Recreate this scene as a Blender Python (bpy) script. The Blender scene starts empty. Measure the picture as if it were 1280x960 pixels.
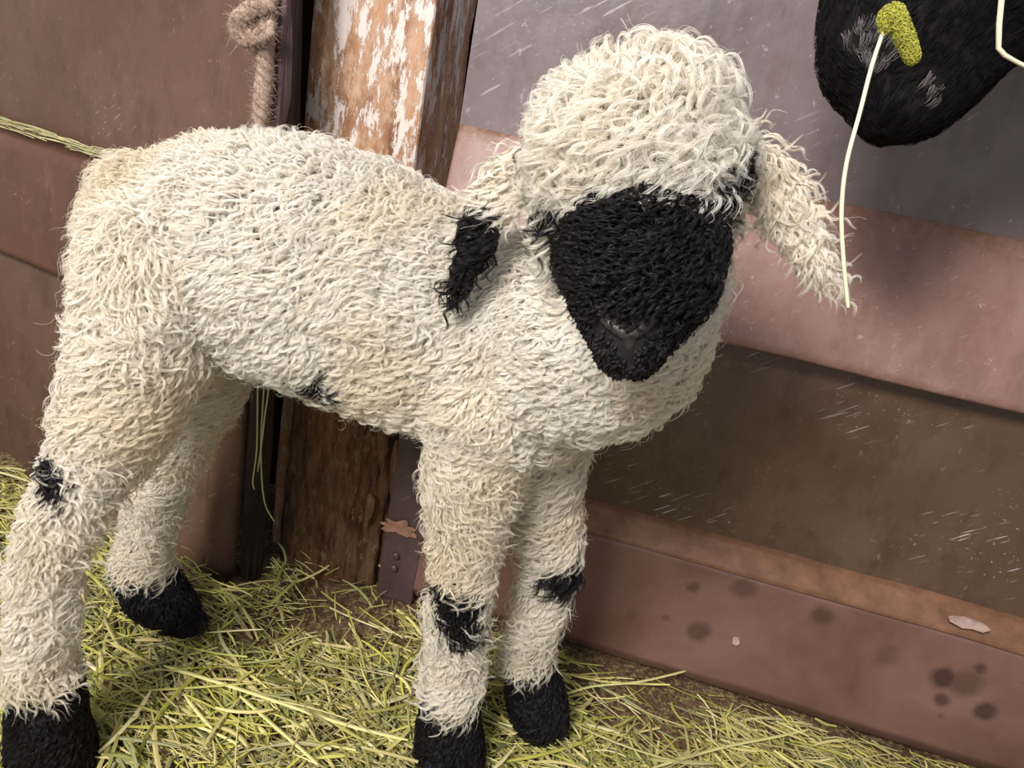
import bpy, bmesh, math, random
import numpy as np
from math import radians, sin, cos, pi
from mathutils import Vector, Matrix, noise as mnoise

rng = np.random.default_rng(7)
random.seed(7)
scn = bpy.context.scene
COL = scn.collection

# ------------------------------------------------------------------ camera
PITCH, ROLL, FPX, CH = radians(21), radians(11.2), 925.0, 0.5
cf = np.array([0, cos(PITCH), -sin(PITCH)])
cu0 = np.array([0, sin(PITCH), cos(PITCH)])
cr0 = np.array([1.0, 0, 0])
cR = cos(ROLL) * cr0 + sin(ROLL) * cu0
cU = -sin(ROLL) * cr0 + cos(ROLL) * cu0
cC = np.array([0, 0, CH])
cam = bpy.data.cameras.new('camera')
camo = bpy.data.objects.new('camera', cam)
COL.objects.link(camo)
M = Matrix(((cR[0], cU[0], -cf[0], cC[0]), (cR[1], cU[1], -cf[1], cC[1]), (cR[2], cU[2], -cf[2], cC[2]), (0, 0, 0, 1)))
camo.matrix_world = M
cam.sensor_width = 36
cam.lens = FPX / 1280 * 36
cam.clip_start = 0.01
scn.camera = camo

# ------------------------------------------------------------------ world, light, exposure
scn.view_settings.view_transform = 'Standard'
scn.view_settings.look = 'None'
scn.view_settings.exposure = 0.0
scn.view_settings.gamma = 1.0
w = bpy.data.worlds.new('world'); scn.world = w; w.use_nodes = True
w.node_tree.nodes['Background'].inputs[0].default_value = (0.95, 0.93, 0.97, 1)
w.node_tree.nodes['Background'].inputs[1].default_value = 0.55

def area(name, loc, target, sx, sy, power, col):
    l = bpy.data.lights.new(name, 'AREA'); l.shape = 'RECTANGLE'; l.size = sx; l.size_y = sy
    l.energy = power; l.color = col
    o = bpy.data.objects.new(name, l); COL.objects.link(o)
    o.location = loc
    o.rotation_euler = (Vector(target) - Vector(loc)).to_track_quat('-Z', 'Y').to_euler()
    return o
area('barn_window_light', (-0.50, -0.60, 1.20), (0.05, 0.45, 0.2), 0.42, 0.36, 29, (1.0, 0.96, 0.90))

# ------------------------------------------------------------------ helpers
def ray(px, py): return cR * (px - 640) / FPX - cU * (py - 480) / FPX + cf
def atY(px, py, Y):
    d = ray(px, py); return cC + d * (Y / d[1])
def atZ(px, py, z):
    d = ray(px, py); return cC + d * ((z - CH) / d[2])
def pxm(P): return float((np.asarray(P) - cC) @ cf) / FPX      # metres per pixel at P

def new_mesh_obj(name, verts, faces, mat=None, parent=None, smooth=True, cols=None):
    me = bpy.data.meshes.new(name)
    me.from_pydata([tuple(v) for v in verts], [], [tuple(f) for f in faces])
    me.update()
    o = bpy.data.objects.new(name, me); COL.objects.link(o)
    if mat: me.materials.append(mat)
    if smooth: me.polygons.foreach_set('use_smooth', [True] * len(me.polygons))
    if cols is not None:
        a = me.color_attributes.new('col', 'FLOAT_COLOR', 'POINT')
        c = np.ones((len(verts), 4), dtype=np.float32); c[:, :3] = cols
        a.data.foreach_set('color', c.ravel())
    if parent: o.parent = parent
    return o
def tag(o, label=None, cat=None, group=None, kind=None):
    if label: o['label'] = label
    if cat: o['category'] = cat
    if group: o['group'] = group
    if kind: o['kind'] = kind
    return o
def empty(name, loc=(0, 0, 0)):
    o = bpy.data.objects.new(name, None); COL.objects.link(o); o.location = tuple(loc); o.empty_display_size = .02
    bpy.context.view_layer.update()
    return o
def adopt(child, parent):                         # parent keeping the child's world place
    child.parent = parent
    child.matrix_parent_inverse = Matrix.Translation(parent.location).inverted()
def evalmesh(o, mods):
    for t, kw in mods:
        m = o.modifiers.new(t, t)
        for k, v in kw.items(): setattr(m, k, v)
    dg = bpy.context.evaluated_depsgraph_get(); dg.update()
    me = bpy.data.meshes.new_from_object(o.evaluated_get(dg))
    old = o.data; o.modifiers.clear(); o.data = me; me.name = o.name
    bpy.data.meshes.remove(old)
    return o
def rings(verts, faces, P, Rr, n=12, flat=None, fax=None, caps=True):
    """tube through P with radii Rr; flat = scale along axis fax (per point)"""
    P = [np.asarray(p, float) for p in P]
    pts, rad, fl = [], [], []
    fls = flat if flat is not None else [1] * len(P)
    if caps:                                       # rounded ends
        d = P[0] - P[1]; d /= np.linalg.norm(d)
        for a in (85, 60, 30): pts.append(P[0] + d * Rr[0] * sin(radians(a)) * min(1, fls[0] * 1.3)); rad.append(Rr[0] * cos(radians(a))); fl.append(fls[0])
    for p, r, f_ in zip(P, Rr, fls): pts.append(p); rad.append(r); fl.append(f_)
    if caps:
        d = P[-1] - P[-2]; d /= np.linalg.norm(d)
        for a in (30, 60, 85): pts.append(P[-1] + d * Rr[-1] * sin(radians(a)) * min(1, fls[-1] * 1.3)); rad.append(Rr[-1] * cos(radians(a))); fl.append(fls[-1])
    b0 = len(verts); k = len(pts)
    ref = np.array(fax if fax is not None else (0.31, 0.9, 0.2), float)
    for i in range(k):
        d = pts[min(i + 1, k - 1)] - pts[max(i - 1, 0)]; d /= (np.linalg.norm(d) + 1e-9)
        a = ref - d * (ref @ d); a /= (np.linalg.norm(a) + 1e-9)
        b = np.cross(d, a)
        for j in range(n):
            t = 2 * pi * j / n
            verts.append(pts[i] + a * cos(t) * rad[i] * fl[i] + b * sin(t) * rad[i])
    for i in range(k - 1):
        for j in range(n):
            j2 = (j + 1) % n
            faces.append((b0 + i * n + j, b0 + i * n + j2, b0 + (i + 1) * n + j2, b0 + (i + 1) * n + j))
    faces.append(tuple(b0 + j for j in reversed(range(n))))
    faces.append(tuple(b0 + (k - 1) * n + j for j in range(n)))
def ellipsoid(verts, faces, c, ax, n=16, m=10):
    """ax = three half-axis vectors"""
    b0 = len(verts); ax = np.array(ax)
    for i in range(1, m):
        ph = pi * i / m
        for j in range(n):
            t = 2 * pi * j / n
            verts.append(c + ax[0] * sin(ph) * cos(t) + ax[1] * sin(ph) * sin(t) + ax[2] * cos(ph))
    for i in range(m - 2):
        for j in range(n):
            j2 = (j + 1) % n
            faces.append((b0 + i * n + j, b0 + i * n + j2, b0 + (i + 1) * n + j2, b0 + (i + 1) * n + j))
    t_ = len(verts); verts.append(c + ax[2]); verts.append(c - ax[2])
    for j in range(n):
        j2 = (j + 1) % n
        faces.append((t_, b0 + j2, b0 + j)); faces.append((t_ + 1, b0 + (m - 2) * n + j, b0 + (m - 2) * n + j2))
def subdiv_line(P, Rr, k=4):
    """catmull-rom resample of points and radii"""
    P = np.array(P, float); Rr = np.array(Rr, float); n = len(P); out, ro = [], []
    for i in range(n - 1):
        p0, p1, p2, p3 = P[max(i - 1, 0)], P[i], P[i + 1], P[min(i + 2, n - 1)]
        r0, r1, r2, r3 = Rr[max(i - 1, 0)], Rr[i], Rr[i + 1], Rr[min(i + 2, n - 1)]
        for j in range(k):
            t = j / k
            c = lambda a, b, c_, d: .5 * ((2 * b) + (-a + c_) * t + (2 * a - 5 * b + 4 * c_ - d) * t * t + (-a + 3 * b - 3 * c_ + d) * t ** 3)
            out.append(c(p0, p1, p2, p3)); ro.append(max(float(c(r0, r1, r2, r3)), 1e-4))
    out.append(P[-1]); ro.append(Rr[-1])
    return out, ro

# ------------------------------------------------------------------ materials
class NT:
    def __init__(s, name):
        s.m = bpy.data.materials.new(name); s.m.use_nodes = True
        s.t = s.m.node_tree; s.b = s.t.nodes['Principled BSDF']
        s.tc = s.t.nodes.new('ShaderNodeTexCoord')
    def n(s, typ, ins=None, **kw):
        nd = s.t.nodes.new(typ)
        for k, v in kw.items(): setattr(nd, k, v)
        for k, v in (ins or {}).items():
            if isinstance(v, bpy.types.NodeSocket): s.t.links.new(v, nd.inputs[k])
            else: nd.inputs[k].default_value = v
        return nd
    def vec(s, scale=(1, 1, 1), rot=(0, 0, 0), loc=(0, 0, 0)):
        return s.n('ShaderNodeMapping', {'Vector': s.tc.outputs['Object'], 'Scale': scale, 'Rotation': rot, 'Location': loc}).outputs[0]
    def noise(s, scale, vec=None, detail=5, rough=.55, dist=0):
        return s.n('ShaderNodeTexNoise', {'Vector': vec if vec is not None else s.tc.outputs['Object'], 'Scale': scale, 'Detail': detail, 'Roughness': rough, 'Distortion': dist}).outputs[0]
    def ramp(s, fac, stops):
        r = s.n('ShaderNodeValToRGB', {'Fac': fac}); e = r.color_ramp.elements
        while len(e) > len(stops): e.remove(e[-1])
        while len(e) < len(stops): e.new(.5)
        for el, (p, c) in zip(e, stops):
            el.position = p; el.color = (c[0], c[1], c[2], 1) if isinstance(c, (tuple, list)) else (c, c, c, 1)
        return r.outputs[0]
    def mix(s, fac, a, b, mode='MIX'):
        nd = s.n('ShaderNodeMix', data_type='RGBA', blend_type=mode)
        for i, v in ((0, fac), (6, a), (7, b)):
            if isinstance(v, bpy.types.NodeSocket): s.t.links.new(v, nd.inputs[i])
            else: nd.inputs[i].default_value = v if not isinstance(v, tuple) else (*v, 1)
        return nd.outputs[2]
    def base(s, c, rough=.6, spec=None, bump=None, bs=.3, bd=.002, metal=0):
        if isinstance(c, tuple): s.b.inputs['Base Color'].default_value = (*c, 1)
        else: s.t.links.new(c, s.b.inputs['Base Color'])
        if isinstance(rough, bpy.types.NodeSocket): s.t.links.new(rough, s.b.inputs['Roughness'])
        else: s.b.inputs['Roughness'].default_value = rough
        if spec is not None: s.b.inputs['Specular IOR Level'].default_value = spec
        s.b.inputs['Metallic'].default_value = metal
        if bump is not None:
            bn = s.n('ShaderNodeBump', {'Height': bump, 'Strength': bs, 'Distance': bd})
            s.t.links.new(bn.outputs[0], s.b.inputs['Normal'])
        return s.m

def scratches(s, rot, scale, lo=.70):
    """sparse thin straight marks: a very stretched noise, thresholded and gated"""
    v = s.vec((1, 1, 1), rot)
    v = s.n('ShaderNodeMapping', {'Vector': v, 'Scale': (6, 120, 120)}).outputs[0]
    a = s.ramp(s.noise(scale, v, 2, .5), [(lo, 0), (lo + .04, 1)])
    g = s.ramp(s.noise(7, None, 3), [(.5, 0), (.62, 1)])
    return s.mix(1.0, a, g, 'MULTIPLY')

def mat_panel(name, c1, c2, c3, rough=.33, scr=.35, spec=.5, grime=None):
    s = NT(name)
    n1 = s.noise(6, None, 6, .6, .4)
    n2 = s.noise(45, s.vec((1, 1, .35)), 5, .7)
    c = s.mix(s.ramp(n1, [(.35, 0), (.65, 1)]), c1, c2)
    c = s.mix(s.ramp(n2, [(.55, 0), (.75, .6)]), c, c3)
    c = s.mix(s.ramp(s.noise(22, s.vec((1, 1, .6), (0, 0, 0), (9, 2, 4)), 8, .75), [(.40, .55), (.52, 0)]), c, tuple(x * .72 for x in c1))
    c = s.mix(s.ramp(s.noise(170, s.vec((1, 1, .7)), 3, .6), [(.66, 0), (.72, .5)]), c, tuple(min(1, x * 1.9) for x in c2))
    k1 = scratches(s, (.2, .6, .3), 3.2, .66)
    k2 = scratches(s, (.1, -.35, .9), 3.8, .68)
    c = s.mix(s.n('ShaderNodeMath', {0: k1, 1: scr}, operation='MULTIPLY').outputs[0], c, (.52, .47, .47))
    c = s.mix(s.n('ShaderNodeMath', {0: k2, 1: scr}, operation='MULTIPLY').outputs[0], c, (.42, .38, .38))
    if grime:
        z = s.n('ShaderNodeSeparateXYZ', {0: s.tc.outputs['Object']}).outputs[2]
        k = s.n('ShaderNodeMapRange', {0: z, 1: grime - .03, 2: grime + .004, 3: -.22, 4: .12}).outputs[0]
        k = s.n('ShaderNodeMath', {0: s.noise(38, None, 7, .75), 1: k}, operation='ADD').outputs[0]
        c = s.mix(s.ramp(k, [(.50, 0), (.60, .85)]), c, (.20, .105, .055))
    r = s.ramp(s.noise(12, None, 6, .7), [(.3, rough - .07), (.7, rough + .14)])
    return s.base(c, r, spec, s.noise(14, None, 5, .6), .25, .004)

M_upper = mat_panel('worn_grey_violet_sheet', (.165, .126, .128), (.24, .192, .20), (.13, .075, .058), .30, .55)
M_band = mat_panel('worn_pink_sheet', (.27, .145, .122), (.35, .21, .185), (.22, .11, .08), .40, .35, grime=.466)
M_mid = mat_panel('worn_brown_sheet', (.095, .055, .034), (.135, .086, .060), (.08, .042, .025), .30, .95)
M_left = mat_panel('brown_painted_door_sheet', (.115, .060, .040), (.155, .087, .061), (.10, .05, .033), .42, .35)
M_left2 = mat_panel('rusty_brown_beam_paint', (.105, .047, .03), (.14, .068, .045), (.24, .12, .07), .5, .3)
M_metal = mat_panel('dark_plum_metal', (.085, .052, .052), (.11, .07, .07), (.07, .035, .03), .4, .2)

DW = np.array([0.988, -0.153, 0.0]); DW /= np.linalg.norm(DW)        # right wall run
NW = np.array([-0.153, -0.988, 0.0]); NW /= np.linalg.norm(NW)       # towards the lamb
W0 = np.array([-0.086, 0.656, 0.0])
def on_wall(px, py, off):
    d = ray(px, py); PW = W0 + NW * off
    return cC + d * (((PW - cC) @ NW) / (d @ NW))
STAINS = [(868, 735, 9, .7), (930, 738, 15, .6), (1028, 772, 13, .7), (873, 790, 15, .7), (833, 773, 6, .6), (1180, 850, 15, .95), (1207, 856, 19, .6),
          (1177, 876, 9, .8), (1231, 889, 13, .9), (1226, 838, 8, .8), (1110, 822, 16, .35), (790, 768, 9, .3), (1175, 895, 3, .5), (1173, 908, 2, .5)]
def mat_kick():
    s = NT('stained_pink_brown_sheet')
    c = s.mix(s.ramp(s.noise(9, None, 6, .6, .5), [(.35, 0), (.65, 1)]), (.155, .076, .057), (.24, .135, .11))
    f_ = None
    for (px, py, rp, st_) in STAINS:
        q = on_wall(px, py, .026)
        d = s.n('ShaderNodeVectorMath', {0: s.tc.outputs['Object'], 1: tuple(q)}, operation='DISTANCE').outputs[1]
        d = s.n('ShaderNodeMath', {0: d, 1: s.n('ShaderNodeMath', {0: s.noise(70, None, 4, .6), 1: .010}, operation='MULTIPLY').outputs[0]}, operation='ADD').outputs[0]
        rm = rp * .00078 + .005
        k = s.n('ShaderNodeMapRange', {0: d, 1: rm * .72, 2: rm * 1.15, 3: st_, 4: 0.0}).outputs[0]
        f_ = k if f_ is None else s.n('ShaderNodeMath', {0: f_, 1: k}, operation='MAXIMUM').outputs[0]
    c = s.mix(f_, c, (.065, .032, .028))
    c = s.mix(s.ramp(s.noise(60, None, 4, .6), [(.66, 0), (.74, .5)]), c, (.12, .06, .045))
    return s.base(c, s.ramp(s.noise(12, None, 5), [(.3, .38), (.7, .55)]), .5, s.noise(18, None, 5), .25, .004)
M_kick = mat_kick()

def mat_post():
    s = NT('peeling_painted_timber')
    v = s.vec((1, 1, .22))
    c = s.mix(s.ramp(s.noise(40, v, 6, .7), [(.35, 0), (.65, 1)]), (.20, .075, .03), (.55, .31, .18))
    c = s.mix(s.ramp(s.noise(150, s.vec((1, 1, .4)), 6, .8), [(.46, 0), (.60, .75)]), c, (.62, .42, .30))
    z = s.n('ShaderNodeSeparateXYZ', {0: s.tc.outputs['Object']}).outputs[2]
    up = s.n('ShaderNodeMapRange', {0: z, 1: .28, 2: .60, 3: .05, 4: -.055}).outputs[0]
    nz = s.n('ShaderNodeMath', {0: s.noise(75, s.vec((1, 1, .3), (0, 0, 0), (3, 1, 0)), 9, .78), 1: up}, operation='SUBTRACT').outputs[0]
    pf = s.ramp(nz, [(.525, 0), (.555, 1)])
    c = s.mix(pf, c, (.78, .68, .63))
    c = s.mix(s.ramp(s.noise(22, v, 6, .8), [(.60, 0), (.68, .9)]), c, (.05, .022, .012))
    return s.base(c, .6, .4, s.mix(.5, pf, s.noise(90, v, 6, .7)), .5, .0015)
M_post = mat_post()
def mat_bark():
    s = NT('dark_bark_timber')
    v = s.vec((1, 1, .18))
    c = s.mix(s.ramp(s.noise(95, v, 9, .8), [(.38, 0), (.64, 1)]), (.075, .030, .014), (.40, .22, .11))
    c = s.mix(s.ramp(s.noise(120, s.vec((1, 1, .4)), 5, .7), [(.56, 0), (.64, .8)]), c, (.42, .29, .18))
    return s.base(c, .7, .3, s.noise(80, v, 9, .8), 1.0, .008)
M_bark = mat_bark()
def mat_simple(name, c, rough=.6, bscale=40, var=.35, spec=.4, bs=.3):
    s = NT(name)
    n1 = s.noise(bscale, None, 5, .65)
    cc = s.mix(s.ramp(n1, [(.3, 0), (.7, 1)]), tuple(x * (1 - var) for x in c), tuple(min(1, x * (1 + var)) for x in c))
    return s.base(cc, rough, spec, n1, bs, .002)
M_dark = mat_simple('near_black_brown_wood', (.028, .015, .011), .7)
M_rope = mat_simple('frayed_fibre_rope', (.42, .31, .25), .9, 180, .3, .1, .5)
M_peel = mat_simple('orange_bare_patch', (.36, .19, .13), .7, 120)
M_chip = mat_simple('pale_paint_chip', (.50, .36, .32), .6, 120)
M_nose = mat_simple('dark_grey_nose_skin', (.030, .027, .027), .42, 220, .35, .4, .35)
M_hoof = mat_simple('dark_horn', (.030, .024, .02), .5, 90, .3, .4)
M_tan = mat_simple('tan_hoof_tip', (.42, .30, .18), .6, 90, .3, .4)
M_eye = mat_simple('amber_dark_eye', (.02, .012, .006), .08, 50, .1, .6, 0)
M_seed = mat_simple('yellow_green_seed_head', (.40, .38, .055), .8, 500, .45, .2, .8)
M_stem = mat_simple('pale_dry_stem', (.80, .76, .55), .5, 60, .12, .4)
M_dung = mat_simple('dark_dropping', (.06, .045, .04), .6, 120)
def mat_attr(name, rough=.5, spec=.4, bump=True, trans=0):
    s = NT(name)
    a = s.n('ShaderNodeAttribute', attribute_name='col')
    return s.base(a.outputs['Color'], rough, spec, s.noise(300, None, 4, .6) if bump else None, .3, .001)
M_hay = mat_attr('dry_hay', .55, .35)
M_skin = mat_attr('lamb_skin_and_underwool', .8, .15)
M_wool = mat_attr('wool_strands', .38, .35, False)
def translucent_mix(m, k):
    t = m.node_tree; b = t.nodes['Principled BSDF']; out = [n for n in t.nodes if n.type == 'OUTPUT_MATERIAL'][0]
    at = [n for n in t.nodes if n.type == 'ATTRIBUTE'][0]
    tr = t.nodes.new('ShaderNodeBsdfTranslucent'); mx = t.nodes.new('ShaderNodeMixShader'); mx.inputs[0].default_value = k
    t.links.new(at.outputs['Color'], tr.inputs[0]); t.links.new(b.outputs[0], mx.inputs[1]); t.links.new(tr.outputs[0], mx.inputs[2]); t.links.new(mx.outputs[0], out.inputs[0])
translucent_mix(M_wool, .42)
def mat_floor():
    s = NT('earthy_brown_floor')
    c = s.mix(s.ramp(s.noise(14, None, 7, .65), [(.4, 0), (.62, 1)]), (.10, .055, .035), (.21, .12, .075))
    c = s.mix(s.ramp(s.noise(260, None, 4, .6), [(.50, 0), (.60, .85)]), c, (.34, .30, .12))
    c = s.mix(s.ramp(s.noise(180, s.vec((1, 1, 1), (0, 0, 0), (5, 5, 5)), 4, .6), [(.55, 0), (.62, .8)]), c, (.07, .04, .02))
    return s.base(c, .8, .25, s.noise(200, None, 5, .7), .8, .004)
M_floor = mat_floor()

M_fur = mat_attr('short_black_fur', .65, .10, False)
# ------------------------------------------------------------------ structure
DW = np.array([0.988, -0.153, 0.0]); DW /= np.linalg.norm(DW)        # right wall run
NW = np.array([-0.153, -0.988, 0.0]); NW /= np.linalg.norm(NW)       # towards the lamb
W0 = np.array([-0.086, 0.656, 0.0])
DL = np.array([0.913, -0.409, 0.0]); DL /= np.linalg.norm(DL)        # left wall run
NL = np.array([-DL[1] * -1, -DL[0], 0.0])
NL = np.array([DL[1], -DL[0], 0.0])
L1 = np.array([-0.240, 0.606, 0.0])                                  # its right-hand end

def extrude_profile(name, P0, D, N, prof, length, mat, parent=None, nseg=60, wob=0.0, bev=0.0):
    """closed profile [(out, z)] run along D"""
    verts, faces = [], []
    m = len(prof)
    for i in range(nseg + 1):
        s_ = length * i / nseg
        for k, (o_, z_) in enumerate(prof):
            q = P0 + D * s_ + N * o_ + np.array([0, 0, z_])
            if wob: q = q + N * wob * mnoise.noise(Vector((s_ * 7, z_ * 9, 3.3))) + np.array([0, 0, wob * .6 * mnoise.noise(Vector((s_ * 11, k * 3.1, 7)))])
            verts.append(q)
    for i in range(nseg):
        for k in range(m):
            k2 = (k + 1) % m
            faces.append((i * m + k, i * m + k2, (i + 1) * m + k2, (i + 1) * m + k))
    faces.append(tuple(range(m))); faces.append(tuple(nseg * m + k for k in reversed(range(m))))
    o = new_mesh_obj(name, verts, faces, mat, parent, smooth=False)
    bm = bmesh.new(); bm.from_mesh(o.data); bmesh.ops.recalc_face_normals(bm, faces=bm.faces); bm.to_mesh(o.data); bm.free()
    if bev:
        evalmesh(o, [('BEVEL', dict(width=bev, segments=3, limit_method='ANGLE', angle_limit=radians(20)))])
        o.data.polygons.foreach_set('use_smooth', [True] * len(o.data.polygons))
    return o

# floor
fv, ff = [], []
NX, NY = 110, 80
for j in range(NY + 1):
    for i in range(NX + 1):
        x, y = -1.3 + 3.1 * i / NX, -0.6 + 1.7 * j / NY
        fv.append((x, y, .004 * mnoise.noise(Vector((x * 9, y * 9, 0))) - .002))
for j in range(NY):
    for i in range(NX):
        a = j * (NX + 1) + i; ff.append((a, a + 1, a + NX + 2, a + NX + 1))
o = new_mesh_obj('floor', fv, ff, M_floor); tag(o, kind='structure')

# right wall: pressed sheet panel in a pen wall
wall_r = empty('wall_right', W0); tag(wall_r, kind='structure')
o = extrude_profile('upper_sheet', W0, DW, NW, [(-.05, .462), (0.0, .462), (0.0, .95), (-.05, .95)], 1.3, M_upper, wob=.004); adopt(o, wall_r)
o = extrude_profile('pink_band', W0, DW, NW, [(-.05, .470), (0.001, .470), (.004, .464), (.032, .352), (.030, .345), (-.05, .345)], 1.3, M_band, wob=.003, bev=.003); adopt(o, wall_r)
o = extrude_profile('middle_sheet', W0, DW, NW, [(-.05, .348), (.006, .348), (.004, .142), (-.05, .142)], 1.3, M_mid, wob=.002); adopt(o, wall_r)
o = extrude_profile('kick_sheet', W0, DW, NW, [(-.05, .147), (.012, .147), (.024, .135), (.027, .02), (.018, .004), (-.05, .002)], 1.3, M_kick, wob=.003, bev=.003); adopt(o, wall_r)
M_edge = mat_simple('orange_brown_lip', (.21, .105, .062), .5, 60, .3)
o = extrude_profile('lip_rail', W0, DW, NW, [(.000, .1465), (.003, .162), (.010, .1585), (.0255, .142), (.026, .137), (.012, .1365)], 1.3, M_edge, wob=.003, bev=.001); adopt(o, wall_r)

# left wall: painted door with a beam across
wall_l = empty('wall_left', L1); tag(wall_l, kind='structure')
LL = 1.1
P0 = L1 - DL * LL
o = extrude_profile('upper_sheet', P0, DL, NL, [(-.03, .375), (-.012, .375), (-.012, .95), (-.03, .95)], LL, M_left, wob=.002); adopt(o, wall_l)
o = extrude_profile('cross_beam', P0, DL, NL, [(-.03, .253), (.014, .253), (.018, .259), (.018, .366), (.013, .375), (-.03, .381)], LL - .012, M_left2, wob=.0015, bev=.003); adopt(o, wall_l)
o = extrude_profile('lower_sheet', P0, DL, NL, [(-.03, .0), (.004, .0), (.004, .2545), (-.03, .2545)], LL - .028, M_left, wob=.002); adopt(o, wall_l)
# rolled edge of the lower sheet, flaring towards the gap
v_, f_ = [], []
for i in range(24):
    z = .003 + .25 * i / 23
    for j in range(9):
        a = j / 8
        q = L1 + DL * (-.030 + .03 * a) + NL * (.004 + .010 * sin(a * pi * .8) - .02 * a * a) + np.array([0, 0, z])
        q = q + NL * .003 * sin(z * 22 + a)
        v_.append(q)
for i in range(23):
    for j in range(8): a = i * 9 + j; f_.append((a, a + 1, a + 10, a + 9))
o = new_mesh_obj('rolled_edge', v_, f_, M_left); evalmesh(o, [('SOLIDIFY', dict(thickness=.002))]); adopt(o, wall_l)

# dark backing of the gap between the door and the pen panel
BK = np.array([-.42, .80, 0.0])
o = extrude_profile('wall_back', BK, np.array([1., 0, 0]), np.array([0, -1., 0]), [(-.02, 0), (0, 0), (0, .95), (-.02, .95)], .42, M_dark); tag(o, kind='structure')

def box_obj(name, c, ex, ey, ez, mat, parent=None, bev=.002, cuts=0, disp=0, dscale=20, seed=0):
    """box from centre of its bottom face; ex, ey horizontal half vectors, ez height"""
    bm = bmesh.new(); bmesh.ops.create_cube(bm, size=2)
    ex, ey = np.asarray(ex, float), np.asarray(ey, float)
    if cuts: bmesh.ops.subdivide_edges(bm, edges=bm.edges[:], cuts=cuts, use_grid_fill=True)
    for v in bm.verts:
        q = np.asarray(c, float) + ex * v.co.x + ey * v.co.y + np.array([0, 0, ez * (v.co.z + 1) / 2])
        if disp:
            p_ = Vector((q[0] * dscale, q[1] * dscale, q[2] * dscale * .25 + seed))
            q = q + (ex / np.linalg.norm(ex) * v.co.x + ey / np.linalg.norm(ey) * v.co.y) * disp * mnoise.fractal(p_, 1.0, 2.0, 4)
        v.co = q
    me = bpy.data.meshes.new(name); bm.to_mesh(me); bm.free(); me.materials.append(mat)
    o = bpy.data.objects.new(name, me); COL.objects.link(o)
    if bev: evalmesh(o, [('BEVEL', dict(width=bev, segments=2, limit_method='ANGLE', angle_limit=radians(40)))])
    if parent: adopt(o, parent)
    return o

# door stile: the dark frame strip right of the rope
stile = box_obj('door_stile', (-.2235, .618, .0), DL * .006, NL * .010, .93, M_dark, cuts=12, disp=.004, dscale=60)
stile['kind'] = 'structure'; stile.name = 'trim_1'
# ragged strip of old painted wood on the stile
o = box_obj('trim_2', (-.2185, .600, .40), DL * .0035, NL * .004, .5, M_metal, cuts=14, disp=.004, dscale=80); tag(o, kind='structure')

# the timber post: sawn upper part, bark clad foot
pl, pr = atY(403, 0, .675), atY(560, 0, .655)
pl2, pr2 = atY(353, 620, .675), atY(470, 620, .66)
post = empty('timber_post', (-.145, .70, 0)); tag(post, 'thick timber post with peeling white paint standing behind the lamb', 'post')
exv = (np.array([pr[0] - pl[0], -.022, 0])) / 2
cx = (pl[0] + pr[0]) / 2
eyv = np.array([-exv[1], exv[0], 0]); eyv = eyv / np.linalg.norm(eyv) * .050
o = box_obj('post_shaft', (cx, .668 + .050, 0), exv, eyv, .95, M_post, post, bev=.003, cuts=20, disp=.0018, dscale=50)
print('post', pl, pr, pl2, pr2)
v_, f_ = [], []
for i in range(90):
    z = .285 * i / 89
    for j in range(120):
        a = 2 * pi * j / 120
        rx, ry = .060, .040
        n_ = mnoise.fractal(Vector((cos(a) * 3.2, sin(a) * 3.2, z * 4)), 1, 2, 4)
        rr = 1 + .10 * n_ + .07 * mnoise.fractal(Vector((cos(a) * 14, sin(a) * 14, z * 12)), 1, 2, 5) + (.04 if sin(a * 7 + 1) > .6 else 0)
        v_.append(np.array([-.150 + rx * rr * cos(a) + .0, .675 + ry * rr * sin(a), z]))
for i in range(89):
    for j in range(120): f_.append((i * 120 + j, i * 120 + (j + 1) % 120, (i + 1) * 120 + (j + 1) % 120, (i + 1) * 120 + j))
f_.append(tuple(89 * 120 + j for j in range(120)))
o = new_mesh_obj('bark_foot', v_, f_, M_bark); adopt(o, post)
# hanging splinters of bark on the right-hand side
for k, (px, py, ln, wd) in enumerate([(478, 560, .055, .006), (492, 600, .07, .007), (458, 640, .035, .005)]):
    c = atY(px, py, .632)
    v_, f_ = [], []
    P = [c + np.array([.003 * sin(q * 2 + k), 0, -ln * q]) for q in np.linspace(-.6, .5, 7)]
    rings(v_, f_, P, [wd * x for x in (.5, .9, 1, .95, .8, .5, .15)], 8, [.4] * 7, (0, 1, 0))
    o = new_mesh_obj('bark_splinter', v_, f_, M_bark); adopt(o, post)

# metal angle at the edge of the pen panel
ang = empty('metal_bracket', W0); tag(ang, 'dark plum metal upright with a bare orange patch at the panel edge', 'bracket')
o = box_obj('upright', W0 + np.array([.012, -.012, 0]) + NW * .012, DW * .019, NW * .006, .33, M_metal, ang, bev=.0015, cuts=6, disp=.001); upright = o
pc = W0 + DW * (.010) + NW * .031
v_, f_ = [], []
zc = .088
n_ = 40
c0 = pc + np.array([0, 0, zc])
for layer in (0, 1):
    for i in range(n_):
        a = 2 * pi * i / n_
        rr = 1 + .75 * mnoise.noise(Vector((cos(a) * 2.5, sin(a) * 2.5, 5)))
        v_.append(c0 + DW * .016 * rr * cos(a) + np.array([0, 0, .0075 * rr * sin(a)]) - NW * .0012 * (1 - layer))
f_.append(tuple(range(n_, 2 * n_))); f_.append(tuple(reversed(range(n_))))
for i in range(n_): f_.append((i, (i + 1) % n_, n_ + (i + 1) % n_, n_ + i))
o = new_mesh_obj('bare_patch', v_, f_, M_peel, smooth=False); adopt(o, upright)
for zz in (.040, .055):
    v_, f_ = [], []
    c = pc + np.array([0, 0, zz]) + NW * .0005
    ellipsoid(v_, f_, c, [DW * .004, NW * .002, np.array([0, 0, .004])], 10, 6)
    o = new_mesh_obj('rivet', v_, f_, M_metal); adopt(o, upright)

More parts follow.
